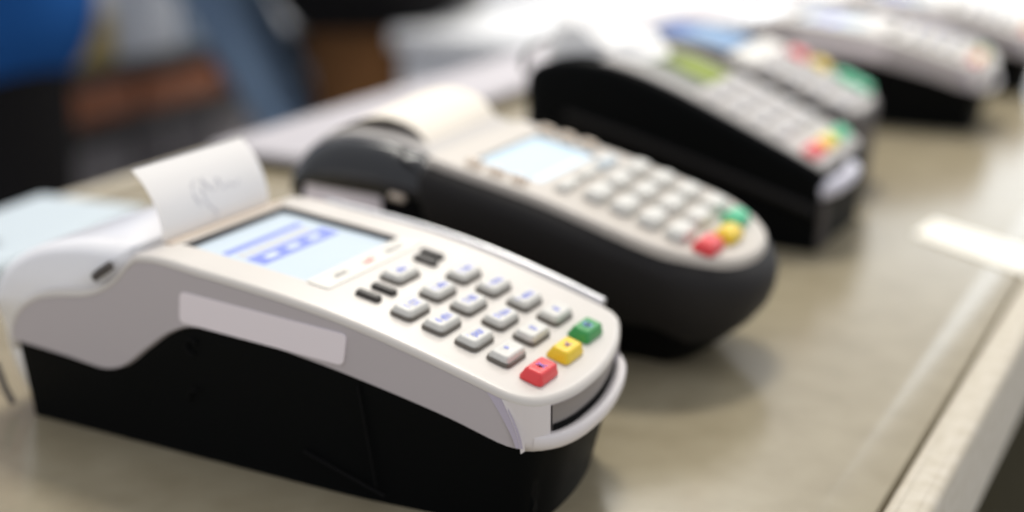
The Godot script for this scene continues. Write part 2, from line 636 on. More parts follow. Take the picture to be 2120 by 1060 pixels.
func white_terminal(at: Vector3, label: String) -> Node3D:
	var t := thing("card_terminal", at, label, "card terminal", "white topped card terminals")
	var top := func(x): return along(DECK1, x)
	var low := func(x): return along(LOW1, x)
	var o := terminal_outline()
	# black lower body
	var st := begin()
	shell(st, terminal_outline(1.2), func(_x): return 0.0, func(x): return along(LOW1, x) + 1.5, {"r": 1.0, "draft": 3.0, "inset": func(p: Vector2, f: float) -> float: return 4.0 * (1.0 - f) * smoothstep(120.0, 196.0, p.x)})
	var base := build("base", st, M.black_plastic, t)
	st = begin()
	bar(st, PackedVector3Array([Vector3(137.5, 6, 37.0), Vector3(133.5, 38, 39.0)]), 0.5, 0.35, 6)
	build("seam", st, M.dark_slit, base)
	st = begin()
	bar(st, PackedVector3Array([Vector3(112, 12, 37.4), Vector3(140, 3.5, 36.6)]), 0.6, 0.5, 6)
	build("seam", st, M.dark_slit, base)
	st = begin()
	bar(st, PackedVector3Array([Vector3(68.5, 20, 38.0), Vector3(70.5, 24, 38.3), Vector3(73, 24.5, 38.3)]), 0.5, 0.5, 6)
	build("latch_mark", st, M.dark_slit, base)
	st = begin()
	var hook := PackedVector3Array()
	for k in 12:
		var a := 0.6 + k / 11.0 * 4.4
		hook.append(Vector3(72.5 + cos(a) * 2.4, 39 + sin(a) * 2.4, 39.0))
	bar(st, hook, 0.5, 0.5, 6)
	build("latch_mark", st, M.dark_slit, base)
	# mauve sides: the shell below the deck rim
	st = begin()
	var slot := func(p: Vector2, f: float) -> float:
		return 3.2 if f > 0.26 and f < 0.97 and p.x > 185.0 and p.y < 29.0 and p.y > -27.0 else 0.0
	shell(st, o, low, func(x): return along(DECK1, x) - 2.2, {"r": 0.6, "fr": [0.0, 0.25, 0.28, 0.6, 0.94, 1.0], "inset": slot})
	build("side_shell", st, M.mauve_plastic, t)
	# cream deck
	st = begin()
	var hole := Rect2(60, -26, 47, 52)
	shell(st, terminal_outline(-0.3), func(x): return along(DECK1, x) - 2.15, top, {"r": 1.9, "fr": [0.0, 1.0], "hole": hole, "depth": 2.2})
	var deck := build("deck", st, M.cream_plastic, t)
	# front cheeks and the card slot
	st = begin()
	var nrm := inward(o)
	var face := PackedVector3Array()
	var face_top := PackedVector3Array()
	var slit := PackedVector3Array()
	var slit_top := PackedVector3Array()
	var lip := PackedVector3Array()
	for i in o.size():
		var p := o[i]
		if p.x > 182.0 and p.y < 36.5 and p.y > -34.0:
			var hgt := along(DECK1, p.x)
			var b := p + nrm[i] * 1.6
			if p.y < 30.0 and p.y > -28.0:
				face.append(Vector3(b.x, hgt - 12.0, b.y))
				face_top.append(Vector3(b.x, hgt - 3.2, b.y))
				var c := p + nrm[i] * 1.2
				slit.append(Vector3(c.x, hgt - 11.5, c.y))
				slit_top.append(Vector3(c.x, hgt - 9.3, c.y))
			var q := p - nrm[i] * (1.9 * smoothstep(37.0, 26.0, p.y) * smoothstep(-34.5, -25.0, p.y) - 1.5)
			lip.append(Vector3(q.x, hgt - 13.2, q.y))
	band(st, face, face_top, 1, false)
	var cs := build("card_slot", st, M.slot_panel, t)
	st = begin()
	band(st, slit, slit_top, 1, false)
	build("slit", st, M.dark_slit, cs)
	st = begin()
	bar(st, lip, 2.1, 2.3, 12, 0.7)
	for lv in 2:
		var ap := PackedVector3Array()
		var ap_top := PackedVector3Array()
		for i in o.size():
			var p := o[i]
			if p.x > 183.0 and p.y < 37.0 and p.y > -35.0:
				var outw := 1.6 * smoothstep(37.0, 26.0, p.y) * smoothstep(-34.5, -25.0, p.y)
				var q := p - nrm[i] * (0.38 + outw)
				var q2 := p + nrm[i] * 0.9
				var lowy := along(LOW1, p.x)
				var hgt := along(DECK1, p.x) - 13.0
				ap.append(Vector3(q2.x, lowy - 0.35, q2.y) if lv == 0 else Vector3(q.x, lowy - 0.3, q.y))
				ap_top.append(Vector3(q.x, lowy - 0.3, q.y) if lv == 0 else Vector3(q.x, hgt, q.y))
		band(st, ap, ap_top, 5, false)
	build("slot_lip", st, M.cheek, t)
	for s in [0, 1]:
		st = begin()
		var rows2 := []
		var sheen_rows := []
		for lv in 6:
			var f := lv / 5.0
			var xb := lerpf(186.6, 180.6, pow(f, 1.6)) if s == 0 else 179.0
			var ring := PackedVector3Array()
			for i in o.size():
				var p := o[i]
				if (p.x > 178.0 and p.y >= 29.0) if s == 0 else (p.x > 178.0 and p.y <= -27.0):
					var q := p - nrm[i] * 0.35
					if s == 0 and p.y > 37.0:
						q.x = maxf(q.x, xb)
					ring.append(Vector3(q.x, lerpf(along(LOW1, q.x) - 0.3, along(DECK1, q.x) - 2.1, f), q.y))
			rows2.append(ring)
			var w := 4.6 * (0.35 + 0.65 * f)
			sheen_rows.append(PackedVector3Array([Vector3(xb + 0.5, lerpf(along(LOW1, xb) + 1.2, along(DECK1, xb) - 2.3, f), 38.95), Vector3(xb - w, lerpf(along(LOW1, xb - w) + 0.8, along(DECK1, xb - w) - 2.3, f), 39.15)]))
		for lv in 5:
			band(st, rows2[lv], rows2[lv + 1], 1, false)
		var ch := build("front_cheek", st, M.cheek, t)
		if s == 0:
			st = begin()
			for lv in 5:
				band(st, sheen_rows[lv + 1], sheen_rows[lv], 1, false)
			build("corner_strip", st, M.lilac_sheen, ch)  # lilac band paints the violet sheen along the front edge
	# sticker on the near side
	st = begin()
	var pts := outline([[69.5, 47, 2], [70.5, 57, 2], [131, 53.4, 2], [129.5, 43.8, 2]], 4.0)
	var ra := PackedVector3Array()
	var rb := PackedVector3Array()
	for p in pts:
		ra.append(Vector3(p.x, p.y, 39.6))
		rb.append(Vector3(p.x, p.y, 40.3))
	ra.reverse()
	rb.reverse()
	band(st, ra, rb, 1)
	fan(st, rb, true, 2)
	build("side_label", st, M.white_label, t)
	# screen in its recess, printed strip below, tear bar above
	var scr := build("screen", screen_face(DECK1, hole.grow(-0.02), 2.0), M.screen_blue, t)
	st = begin()
	bar(st, PackedVector3Array([Vector3(60.6, along(DECK1, 60.6) - 0.9, 25.8), Vector3(60.6, along(DECK1, 60.6) - 0.9, -25.8)]), 0.5, 0.9, 8)
	bar(st, PackedVector3Array([Vector3(60.6, along(DECK1, 60.6) - 0.9, -25.5), Vector3(84, along(DECK1, 84) - 0.9, -25.5), Vector3(106, along(DECK1, 106) - 0.9, -25.5)]), 0.5, 0.9, 8)
	build("recess_shade", st, M.slot_grey, scr)  # dark bars paint in the shade along the back and far recess walls
	st = begin()
	plate(st, DECK1, Rect2(107.6, -27, 8.4, 54), 1.0, 0.5, 1.5)
	var strip := build("printed_strip", st, M.lens_white, t)
	for k in 3:
		letters("lettering", ["a/b/c", "card", "SELECT"][k], 3.0, [M.grey_print, M.red_print, M.grey_print][k], strip, on_deck(DECK1, 112, [15.0, 0.0, -15.0][k], 0.6))
	st = begin()
	plate(st, DECK1, Rect2(54.2, -30, 3.8, 58), 1.0, 0.7, 1.2, 0.6)
	build("tear_bar", st, M.beige_bar, t)
	# function keys
	var gap_st := begin()
	block(gap_st, Vector3(-3.9, -0.5, -6.3), Vector3(4.15, 1.2, 6.5), 0.2, 0.2, 0.0, 2.4)
	gap_st.generate_normals()
	var gap := gap_st.commit()
	var fk := key_mesh(8.6, 3.4, 1.6, 0.7, 0.2, 0.0, 1.4)
	var i := 0
	for z in [22.5, 15.0, -14.0, -20.0]:
		put_mesh("function_key", fk, M.dark_key, t, on_deck(DECK1, [127.0, 127.6, 124.5, 123.2][i], z))
		i += 1
	put_mesh("large_key", key_mesh(8.2, 13.0, 2.6, 1.0, 0.8), M.key_white, t, on_deck(DECK1, 125, 2))
	put_mesh("key_gap", gap, M.key_side, t.get_node("large_key"), Transform3D(Basis().scaled(Vector3(1.08, 0.9, 1.05)), Vector3.ZERO))
	letters("lettering", "abc", 3.4, M.blue_print, t.get_node("large_key"), Transform3D(Basis(), Vector3(0, 2.62, 0) * K))
	# number keys
	var nk := key_mesh(7.6, 12.4, 2.9, 1.0, 0.7)
	var rows := [138.8, 149.4, 160.2, 170.6]
	var text := ["1 QZ", "2 abc", "3 def", "4 ghi", "5 jkl", "6 mno", "7 pqrs", "8 tuv", "9 wxyz", "*", "0", "#"]
	for r in 4:
		for c in 3:
			var z: float = 21.0 - 17.6 * c
			var k := put_mesh("number_key", nk, M.key_white, t, on_deck(DECK1, rows[r] + 1.6 - 1.1 * c, z))
			put_mesh("key_gap", gap, M.key_side, k)
			letters("lettering", text[r * 3 + c], 3.6, M.blue_print, k, Transform3D(Basis(), Vector3(0, 2.75, 0) * K))
	var ck := key_mesh(7.6, 12.2, 3.6, 1.3, 0.8)
	for c in 3:
		var k := put_mesh(["red_key", "yellow_key", "green_key"][c], ck, [M.red_key, M.yellow_key, M.green_key][c], t, on_deck(DECK1, [183.4, 182.8, 181.3][c], [22.6, 4.8, -12.2][c]))
		letters("lettering", ["X", "<", "O"][c], 4.2, [M.violet_print, M.violet_print, M.blue_print][c], k, Transform3D(Basis(), Vector3(0, 3.55, 0) * K))
	# swipe rail on the far side
	st = begin()
	var rail := PackedVector3Array()
	for k in 13:
		var x := 66.0 + k * 9.0
		rail.append(Vector3(x, along(DECK1, x) - 4.0, -43.5 + maxf(0.0, x - 110.0) * 0.045))
	bar(st, rail, 1.6, 4.0, 12, 0.7)
	build("swipe_rail", st, M.silver, t)
	# white paper roll cover at the back
	st = begin()
	var prof := smooth_line([Vector2(-9, 2), Vector2(-15, 11), Vector2(-19, 25), Vector2(-17.5, 39), Vector2(-9, 52), Vector2(6, 61), Vector2(24, 65.5), Vector2(40, 66.8), Vector2(48.5, 66.6)])
	prof.reverse()
	prof.append_array(PackedVector2Array([Vector2(-4, 2), Vector2(1, 4), Vector2(1.5, 36), Vector2(28, 47), Vector2(47, 60)]))
	var prev := PackedVector3Array()
	for k in 23:
		var w := -1.0 + 2.0 * k / 22.0
		var z := 38.4 * w
		var sh := pow(maxf(1.0 - pow(absf(w), 9.0), 0.0), 0.4)
		var ring := PackedVector3Array()
		for p in prof:
			var q := Vector2(18, 45).lerp(p, lerpf(0.80, 1.0, sh))
			ring.append(Vector3(q.x, q.y, -z * lerpf(0.86, 1.0, smoothstep(26.0, 42.0, q.y))))
		if k == 0:
			fan(st, ring, false, 1)
		else:
			band(st, prev, ring, 1)
		prev = ring
	fan(st, prev, true, 1)
	var cover := build("roll_cover", st, M.frosted_cover, t)
	st = begin()
	bar(st, PackedVector3Array([Vector3(44, 61.5, 40.6), Vector3(38.5, 58, 40.6), Vector3(36, 56, 40.4)]), 0.8, 1.5, 8)
	build("cover_latch", st, M.slot_grey, cover)
	st = begin()
	bar(st, PackedVector3Array([Vector3(-17.5, 16, 36), Vector3(-13, 7.5, 37), Vector3(-9.5, 3.5, 37.5)]), 1.0, 1.6, 8)
	build("cover_hinge", st, M.slot_grey, cover)
	return t

func receipts() -> void:
	# slip standing out of the near terminal
	var r := thing("receipt", Vector3(54, 66, -39), "white printed slip standing up out of the nearest white card terminal", "receipt", "paper slips in the terminals")
	var st := begin()
	var prof := smooth_line([Vector2(-1, -4), Vector2(0, 2), Vector2(-0.4, 7), Vector2(-2.4, 13), Vector2(-6, 18.5), Vector2(-10.5, 23)])
	sheet(st, prof, 27, -27, 0.15)
	build("paper", st, M.paper, r)
	# faint scribbled print, a hair in front of the paper
	st = begin()
	var strokes := [[[9.0, 8.0], [11.0, 12.0], [9.0, 15.5], [5.0, 15.0], [2.0, 11.0]], [[4.0, 16.0], [6.5, 13.0], [6.0, 8.0], [2.0, 4.0], [4.5, 3.0]], [[1.0, 11.5], [-2.0, 14.5], [-3.0, 11.0], [-6.5, 12.0], [-9.0, 10.5], [-12.0, 12.0]]]
	for s in strokes:
		var line := []
		for p in s:
			line.append(Vector2(p[0], p[1]))
		var path := PackedVector3Array()
		for p in smooth_line(line, 5):
			var best := prof[0]
			for q in prof:
				if absf(q.y - p.y) < absf(best.y - p.y):
					best = q
			path.append(Vector3(best.x + 0.12, p.y, p.x - 2.0))
		bar(st, path, 0.22, 0.22, 5)
	build("scribble", st, M.pencil, r)
	# cream paper curling over on the black terminal
	r = thing("receipt", Vector3(67.5, 63.4, -177), "cream paper strip curling backwards over the black handheld terminal", "receipt", "paper slips in the terminals")
	st = begin()
	prof = smooth_line([Vector2(2, -6), Vector2(4, 3), Vector2(2.0, 10), Vector2(-5, 16.0), Vector2(-16, 18.5), Vector2(-27, 17.0), Vector2(-38, 12.5), Vector2(-48, 6.5), Vector2(-58, -1)])
	sheet(st, prof, 31, -27, 0.2, Vector2(-3, 2))
	build("paper", st, M.cream_paper, r)
	# loose roll and tongue on the third terminal
	r = thing("receipt", Vector3(47, 76, -353), "loose white folded paper on top of the tall black terminal", "receipt", "paper slips in the terminals")
	st = begin()
	var fold := smooth_line([Vector2(37, 2), Vector2(32, 7), Vector2(26, 13.5), Vector2(19, 12.5), Vector2(14, 12.5), Vector2(8, 19), Vector2(0, 26), Vector2(-9, 28), Vector2(-17, 23), Vector2(-22, 10), Vector2(-24, 1)], 5)
	var heart := Vector2(3, 3)
	var rings := []
	for k in 9:
		var w := -1.0 + k / 4.0
		var shrink := lerpf(0.6, 1.0, sqrt(maxf(1.0 - pow(absf(w), 2.4), 0.0)))
		var ring := PackedVector3Array()
		for p in fold:
			var q := heart.lerp(p, shrink)
			ring.append(Vector3(q.x - w * 2.0, q.y + sin(w * 5.0) * 0.8, -29.0 * w))
		rings.append(ring)
	fan(st, rings[0], false, 2)
	for k in 8:
		band(st, rings[k], rings[k + 1], 1)
	fan(st, rings[8], true, 3)
	build("paper", st, M.bright_paper, r)

# ---------------------------------------------------------------- black handheld terminal with a grip
const DECK2 := [[20, 75.4], [60, 76.4], [86, 72.7], [92, 71.4], [111, 67.6], [131, 63.4], [149, 58.6], [168, 53.4], [192, 46.4], [208, 41.4]]

func grip_terminal() -> void:
	var t := thing("card_terminal", Vector3(-7, 0, -167), "black handheld terminal with matte grip and pale blue screen, second in the row", "card terminal")
	var st := begin()
	shell(st, outline([[24, 36, 10], [185, 36, 25], [200, 18, 16], [202, 0, 10], [200, -18, 16], [185, -36, 25], [24, -36, 10]]), func(_x): return 0.0, func(x): return along(DECK2, x) - 22.0, {"r": 2.0, "draft": 19.0, "bulge": 3.0})
	build("base", st, M.black_plastic, t)
	st = begin()
	shell(st, outline([[84, 44, 5], [150, 44, 40], [192, 39.5, 24], [207, 20, 18], [210, 0, 10], [207, -20, 18], [192, -39.5, 24], [150, -41, 40], [84, -40, 5]]), func(x): return along([[84, 30], [130, 20], [170, 8], [208, 5]], x), func(x): return along(DECK2, x) - 2.4, {"r": 7.0, "draft": 21.0, "bulge": 6.0})
	build("grip", st, M.matte_black, t)
	st = begin()
	var hole := Rect2(99, -28, 28.5, 52)
	shell(st, outline([[86, 38.5, 3], [182, 38.5, 20], [201, 23, 16], [205.5, 0, 14], [201, -23, 16], [182, -38.5, 20], [86, -38, 3]], 3.0), func(x): return along(DECK2, x) - 3.0, func(x): return along(DECK2, x) + 0.8, {"r": 1.2, "fr": [0.0, 1.0], "hole": hole, "depth": 1.6})
	build("deck", st, M.grey_deck, t)
	build("screen", screen_face(DECK2, hole.grow(-0.02), 0.6), M.screen_pale, t)
	# printer housing
	st = begin()
	shell(st, outline([[19, 42, 16], [60, 43.5, 20], [89, 42, 3], [89, -40, 3], [60, -41, 20], [19, -40, 16]]), func(x): return along([[19, 57], [89, 56]], x), func(x): return along([[19, 62], [26, 67.5], [36, 73], [48, 75.2], [62, 74.6], [76, 72], [89, 68.6]], x), {"r": 13.0, "draft": 2.0})
	build("printer_cover", st, M.gloss_black, t)
	st = begin()
	shell(st, outline([[22, 38, 8], [92, 38, 3], [92, -38, 3], [22, -38, 8]]), func(_x): return 16.0, func(x): return along([[19, 58], [89, 57]], x), {"r": 0.5})
	build("printer_side", st, M.black_plastic, t)
	st = begin()
	block(st, Vector3(-18, 0, -5), Vector3(18, 0.8, 5), 0.3, 0.0, 0.0, 2.0, Transform3D(Basis(Vector3(1, -0.08, 0).normalized(), Vector3(0, 0, 1), Vector3(-0.08, -1, 0).normalized()), Vector3(48, 51.5, 37.9)))
	build("side_label", st, M.white_label, t)
	st = begin()
	bar(st, PackedVector3Array([Vector3(73, 57.5, 42.5), Vector3(79, 56.8, 42.8)]), 1.2, 1.4, 8)
	build("latch", st, M.beige_bar, t)
	st = begin()
	plate(st, [[19, 62], [26, 67.5], [36, 73], [48, 75.2], [62, 74.6], [76, 72], [89, 68.6]], Rect2(31, -38, 57, 67), 1.0, 1.6, 4.0, 0.8)
	build("paper_bay", st, M.pale_deck, t)
	# keys
	var side := key_mesh(7, 4.5, 2.6, 1.2, 0.4)
	for k in 3:
		put_mesh("side_key", side, M.tan_key, t, on_deck(DECK2, 103.0 + k * 9.5, 31.5, 0.8))
		put_mesh("side_key", side, M.tan_key, t, on_deck(DECK2, 101.0 + k * 9.5, -32.5, 0.8))
	var long := key_mesh(5.6, 15, 2.6, 1.2, 0.5)
	for k in 3:
		put_mesh("long_key", long, M.key_white if k < 2 else M.pale_blue, t, on_deck(DECK2, 135.6 - k * 0.6, 19.0 - k * 18.5, 0.8))
	var nk := key_mesh(9.0, 15.6, 4.0, 1.8, 0.8, 0.0, 3.8)
	for r in 4:
		for c in 3:
			put_mesh("number_key", nk, M.key_white, t, on_deck(DECK2, 147.0 + r * 11.2 - 1.0 * c, 16.5 - 20.0 * c + r * 1.0, 0.8))
	var ck := key_mesh(8.8, 15.0, 4.2, 2.0, 0.8, 0.0, 3.0)
	for c in 3:
		put_mesh(["red_key", "yellow_key", "green_key"][c], ck, [M.red_key, M.yellow_key, M.mint_key][c], t, on_deck(DECK2, [191.5, 192.5, 189.0][c], [20.0, 2.0, -16.0][c], 0.8))

# ---------------------------------------------------------------- tall black terminal with a green display
const DECK3 := [[28, 70], [36, 76], [46, 80], [60, 82], [76, 81], [90, 78], [106, 73], [124, 66], [143, 58], [165, 48.5], [186, 39]]

func tall_terminal() -> void:
	var t := thing("card_terminal", Vector3(-6, 0, -347), "tall black terminal with green display and loose white paper, third in the row", "card terminal")
	var st := begin()
	shell(st, outline([[29, 38, 14], [100, 39, 30], [186, 37.5, 5], [187, -37, 5], [100, -38, 30], [29, -37, 14]]), func(_x): return 0.0, func(x): return along(DECK3, x), {"r": 5.0, "draft": 2.0})
	build("base", st, M.black_plastic, t)
	st = begin()
	bar(st, PackedVector3Array([Vector3(56, 54, 38.6), Vector3(90, 46.5, 39.3), Vector3(130, 36, 39.0), Vector3(170, 24.5, 38.2), Vector3(184, 20, 37.6)]), 1.6, 2.2, 8)
	build("side_ridge", st, M.matte_black, t)
	st = begin()
	var hole := Rect2(77, -29, 42, 55)
	shell(st, outline([[72, 35, 4], [184.5, 34, 4], [185, -33, 4], [72, -34, 4]], 3.0), func(x): return along(DECK3, x) - 2.0, func(x): return along(DECK3, x) + 1.0, {"r": 1.0, "fr": [0.0, 1.0], "hole": hole, "depth": 1.6})
	build("deck", st, M.pale_deck, t)
	build("screen", screen_face(DECK3, hole.grow(-0.02), -0.3), M.screen_green, t)
	st = begin()
	plate(st, DECK3, Rect2(120, -31, 46, 62), 0.5, 1.5, 3.0)
	build("key_membrane", st, M.pale_deck, t)
	var nk := key_mesh(7.6, 14.0, 2.2, 1.0, 0.5, 0.0, 2.0)
	for r in 4:
		for c in 3:
			put_mesh("number_key", nk, M.soft_key, t, on_deck(DECK3, 126.0 + r * 11.2, 20.0 - 20.0 * c, 1.4))
	var ck := key_mesh(9.0, 17.0, 3.2, 1.5, 0.6, 0.0, 3.0)
	for c in 3:
		put_mesh(["red_key", "yellow_key", "green_key"][c], ck, [M.red_key, M.yellow_key, M.mint_key][c], t, on_deck(DECK3, 176.0, 21.0 - 21.0 * c, 0.9))
	st = begin()
	bar(st, PackedVector3Array([Vector3(183, 29, 34), Vector3(189, 31, 26), Vector3(191, 32.5, 12), Vector3(190, 33, 0), Vector3(184, 32, -8)]), 3.4, 4.2, 12)
	build("card_lip", st, M.lilac_plastic, t)
	st = begin()
	bar(st, PackedVector3Array([Vector3(186.3, 24, 33.5), Vector3(185.8, 13, 33.0), Vector3(185.3, 3, 32.5)]), 2.4, 2.4, 10)
	build("corner_strip", st, M.slot_grey, t)
	# hooped guard round the paper roll
	st = begin()
	var hoop := PackedVector3Array()
	for k in 15:
		var a := PI * k / 14.0
		hoop.append(Vector3(31 - sin(a) * 5.0, 73 + sin(a) * 11.0, -cos(a) * 34.0))
	bar(st, hoop, 1.6, 1.6, 8)
	build("roll_guard", st, M.black_plastic, t)

# ---------------------------------------------------------------- grey pin pad
const DECK4 := [[30, 76], [45, 79], [77, 76.5], [100, 71], [126, 62.5], [152, 52], [174, 42]]

func pin_pad() -> void:
	var t := thing("pin_pad", Vector3(0, 0, -437), "grey pin pad with blue display standing behind the green display terminal", "pin pad")
	var st := begin()
	shell(st, outline([[32, 37, 8], [163, 35, 12], [168, 20, 12], [169, 0, 10], [168, -20, 12], [163, -36, 12], [32, -38, 8]]), func(_x): return 0.0, func(x): return along(DECK4, x), {"r": 3.0, "draft": 3.0})
	build("base", st, M.slot_grey, t)
	st = begin()
	var hole := Rect2(44, -31, 50, 52)
	shell(st, outline([[36, 33, 6], [161, 32, 10], [166, 18, 12], [167, 0, 10], [166, -18, 12], [161, -35, 10], [36, -36, 6]], 3.0), func(x): return along(DECK4, x) - 2.0, func(x): return along(DECK4, x) + 1.2, {"r": 1.1, "fr": [0.0, 1.0], "hole": hole, "depth": 1.6})
	build("deck", st, M.pale_deck, t)
	st = begin()
	for q in [Rect2(37, -34, 6.5, 67), Rect2(94.5, -34, 3.0, 67), Rect2(43.7, -34, 50.6, 2.8), Rect2(43.7, 21.2, 50.6, 11.8)]:
		plate(st, DECK4, q, 0.5, 1.9, 0.8)
	build("screen_frame", st, M.slot_grey, t)
	build("screen", screen_face(DECK4, hole.grow(-0.02), -0.3), M.screen_dim, t)
	st = begin()
	plate(st, DECK4, Rect2(98, -33, 12, 62), 0.5, 2.2, 2.0)
	build("name_strip", st, M.lens_white, t)
	var nk := key_mesh(8.5, 12.0, 3.0, 1.2, 0.6, 0.0, 2.2)
	for r in 4:
		for c in 3:
			put_mesh("number_key", nk, M.soft_key, t, on_deck(DECK4, 119.0 + r * 12.6, 24.0 - 15.5 * c, 1.2))
	for r in 3:
		put_mesh(["red_key", "yellow_key", "green_key"][r], key_mesh(11.0 if r < 2 else 22.0, 13.0, 3.6, 1.5, 0.6, 0.0, 3.0), [M.red_key, M.yellow_key, M.mint_key][r], t, on_deck(DECK4, [119.0, 132.0, 151.0][r], -24.0, 1.2))

# ---------------------------------------------------------------- counter and what lies on it
func counter() -> void:
	var c := thing("counter", Vector3(0, -920, -900), "long olive stone topped shop counter under the card terminals", "counter")
	var st := begin()
	var o := outline([[-195, 1500, 0], [269, 1500, 0], [269, -2600, 0], [-195, -2600, 0]], 1e6)
	shell(st, o, func(_x): return 880.0, func(_x): return 920.0, {"r": 1.2, "fr": [0.0, 1.0]})
	var top := build("worktop", st, M.stone, c)
	st = begin()
	block(st, Vector3(269.6, 881, -2590), Vector3(283.5, 920.2, 1490), 3.0)
	build("front_nosing", st, M.edge_stone, top)
	st = begin()
	block(st, Vector3(230, 870, -2585), Vector3(269.5, 879.5, 1485), 1.0)
	build("under_strip", st, M.carcass, top)
	st = begin()
	block(st, Vector3(-190, 0, -2580), Vector3(225, 878.0, 1480), 2.0)
	build("carcass", st, M.carcass, c)
	st = begin()
	block(st, Vector3(-205, 880, -2590), Vector3(-194.5, 922, 1490), 1.0)
	build("back_edging", st, M.edge_stone, top)

	var t := thing("back_trim", Vector3(-158, 0, -900), "low pale trim strip along the back edge of the stone counter", "trim strip")
	st = begin()
	block(st, Vector3(-33, 5, -1690), Vector3(40, 10, 575), 2.0)
	build("strip", st, M.trim_white, t)
	st = begin()
	block(st, Vector3(-31, 0, -1690), Vector3(33, 5, 570), 0.5)
	build("shadow_gap", st, M.carcass, t)

	t = thing("flat_carton", Vector3(-150, 0, -100), "pale blue white flat carton lying beside the roll cover of the nearest terminal", "carton")
	st = begin()
	t.rotation.y = 0.1
	block(st, Vector3(-33, 0, -100), Vector3(33, 9, 110), 1.5)
	build("carton_body", st, M.pale_blue, t)
	st = begin()
	block(st, Vector3(-32.2, 8.7, -99), Vector3(32.2, 9.8, 109), 0.4)
	build("carton_lid", st, M.pale_blue, t)

	st = begin()
	var pts := outline([[211.5, -363, 2.5], [215, -395, 2.5], [268, -362, 2], [271, -322, 2]], 3.0)
	var a := PackedVector3Array()
	var b := PackedVector3Array()
	for p in pts:
		a.append(Vector3(p.x - 240.0, 0.2, p.y + 360.0))
		b.append(Vector3(p.x - 240.0, 0.7, p.y + 360.0))
	band(st, a, b, 2)
	fan(st, b, true, 1)
	var s := build("paper_sticker", st, M.sticker, self)
	s.position = Vector3(240, 0, -360) * K
	tag(s, "cream white rectangular sticker on the bare counter in front of the terminals", "sticker")

# ---------------------------------------------------------------- the shop behind
func shop() -> void:
	var st := begin()
	st.set_smooth_group(1)
	var f := [Vector3(-14000, -920, -16000), Vector3(6000, -920, -16000), Vector3(6000, -920, 4000), Vector3(-14000, -920, 4000)]
	tri(st, f[0], f[1], f[2])
	tri(st, f[0], f[2], f[3])
	var fl := build("floor", st, M.shop_floor, self)
	tag(fl, "pale grey shop floor", "floor", "", "structure")
	# shelf unit parallel to the counter
	var u := thing("shelf_unit", Vector3(-1850, -920, -2300), "grey metal shelf unit across the aisle stacked with cartons", "shelf unit")
	for y in [120, 355, 530, 638]:
		st = begin()
		block(st, Vector3(-220, y, -878), Vector3(250, y + 22, 878), 3.0)
		build("shelf", st, M.shelf_dark, u)
	for z in [-895, 895]:
		st = begin()
		block(st, Vector3(-230, 0, z - 15), Vector3(245, 900, z + 15), 3.0)
		build("side_panel", st, M.shelf_grey, u)
	st = begin()
	block(st, Vector3(-240, 0, -880), Vector3(-228, 900, 880), 2.0)
	build("back_panel", st, M.shelf_dark, u)
	var cartons := [
		[660, 775, 170, 96, "yellow_carton", "low yellow carton at the near end of the top shelf beside the blue coat"],
		[660, 590, 190, 150, "pale_carton", "white carton on the top shelf next to the yellow carton"],
		[660, 400, 180, 138, "bluish_carton", "pale blue carton on the top shelf between two white cartons"],
		[660, 205, 200, 146, "pale_carton", "white carton on the top shelf partly behind the blue jeans"],
		[660, -20, 230, 118, "grey_carton", "grey carton on the top shelf beyond the person in jeans"],
		[552, 760, 230, 72, "orange_carton", "long orange red carton at the near end of the middle shelf"],
		[552, 510, 240, 64, "orange_carton", "lower orange red carton in the middle of the middle shelf"],
		[552, 265, 220, 76, "rust_carton", "rust brown carton on the middle shelf partly behind the jeans"],
		[377, 770, 210, 128, "grey_carton", "grey mauve carton at the near end of the lower shelf"],
		[377, 545, 220, 140, "dim_carton", "dark grey carton on the lower shelf under the orange cartons"],
		[377, 310, 230, 132, "grey_carton", "grey mauve carton on the lower shelf partly behind the jeans"]]
	for w in cartons:
		var b := thing("carton", Vector3(-1850, -920 + w[0], -2440 + w[1]), w[5], "carton", "cartons on the shelf unit")
		st = begin()
		block(st, Vector3(-150, 0, -w[2] / 2.0 + 4), Vector3(235, w[3], w[2] / 2.0 - 4), 3.0)
		build("carton_body", st, M[w[4]], b)
		st = begin()
		block(st, Vector3(-151, w[3] - 0.6, -18), Vector3(236, w[3] + 0.8, 18), 0.4)
		build("tape", st, M.tape, b)
	# white cabinet
	var c := thing("white_cabinet", Vector3(-775, -920, -3210), "long white low cabinet behind the person in brown trousers", "cabinet")
	st = begin()
	block(st, Vector3(-165, 60, -1500), Vector3(165, 740, 1500), 6.0)
	build("carcass", st, M.cabinet_white, c)
	st = begin()
	block(st, Vector3(-175, 741, -1515), Vector3(175, 775, 1515), 6.0)
	build("top_board", st, M.cabinet_white, c)
	st = begin()
	block(st, Vector3(-150, 0, -1480), Vector3(150, 58, 1480), 3.0)
	build("plinth", st, M.shelf_grey, c)
	for k in 5:
		st = begin()
		block(st, Vector3(166, 75, -1485 + k * 596), Vector3(174, 730, -1485 + k * 596 + 586), 3.0)
		var d := build("door", st, M.cabinet_white, c)
		st = begin()
		bar(st, PackedVector3Array([Vector3(182, 640, -1440 + k * 596), Vector3(182, 640, -1300 + k * 596)]), 6, 6, 8)
		build("handle", st, M.silver, d)

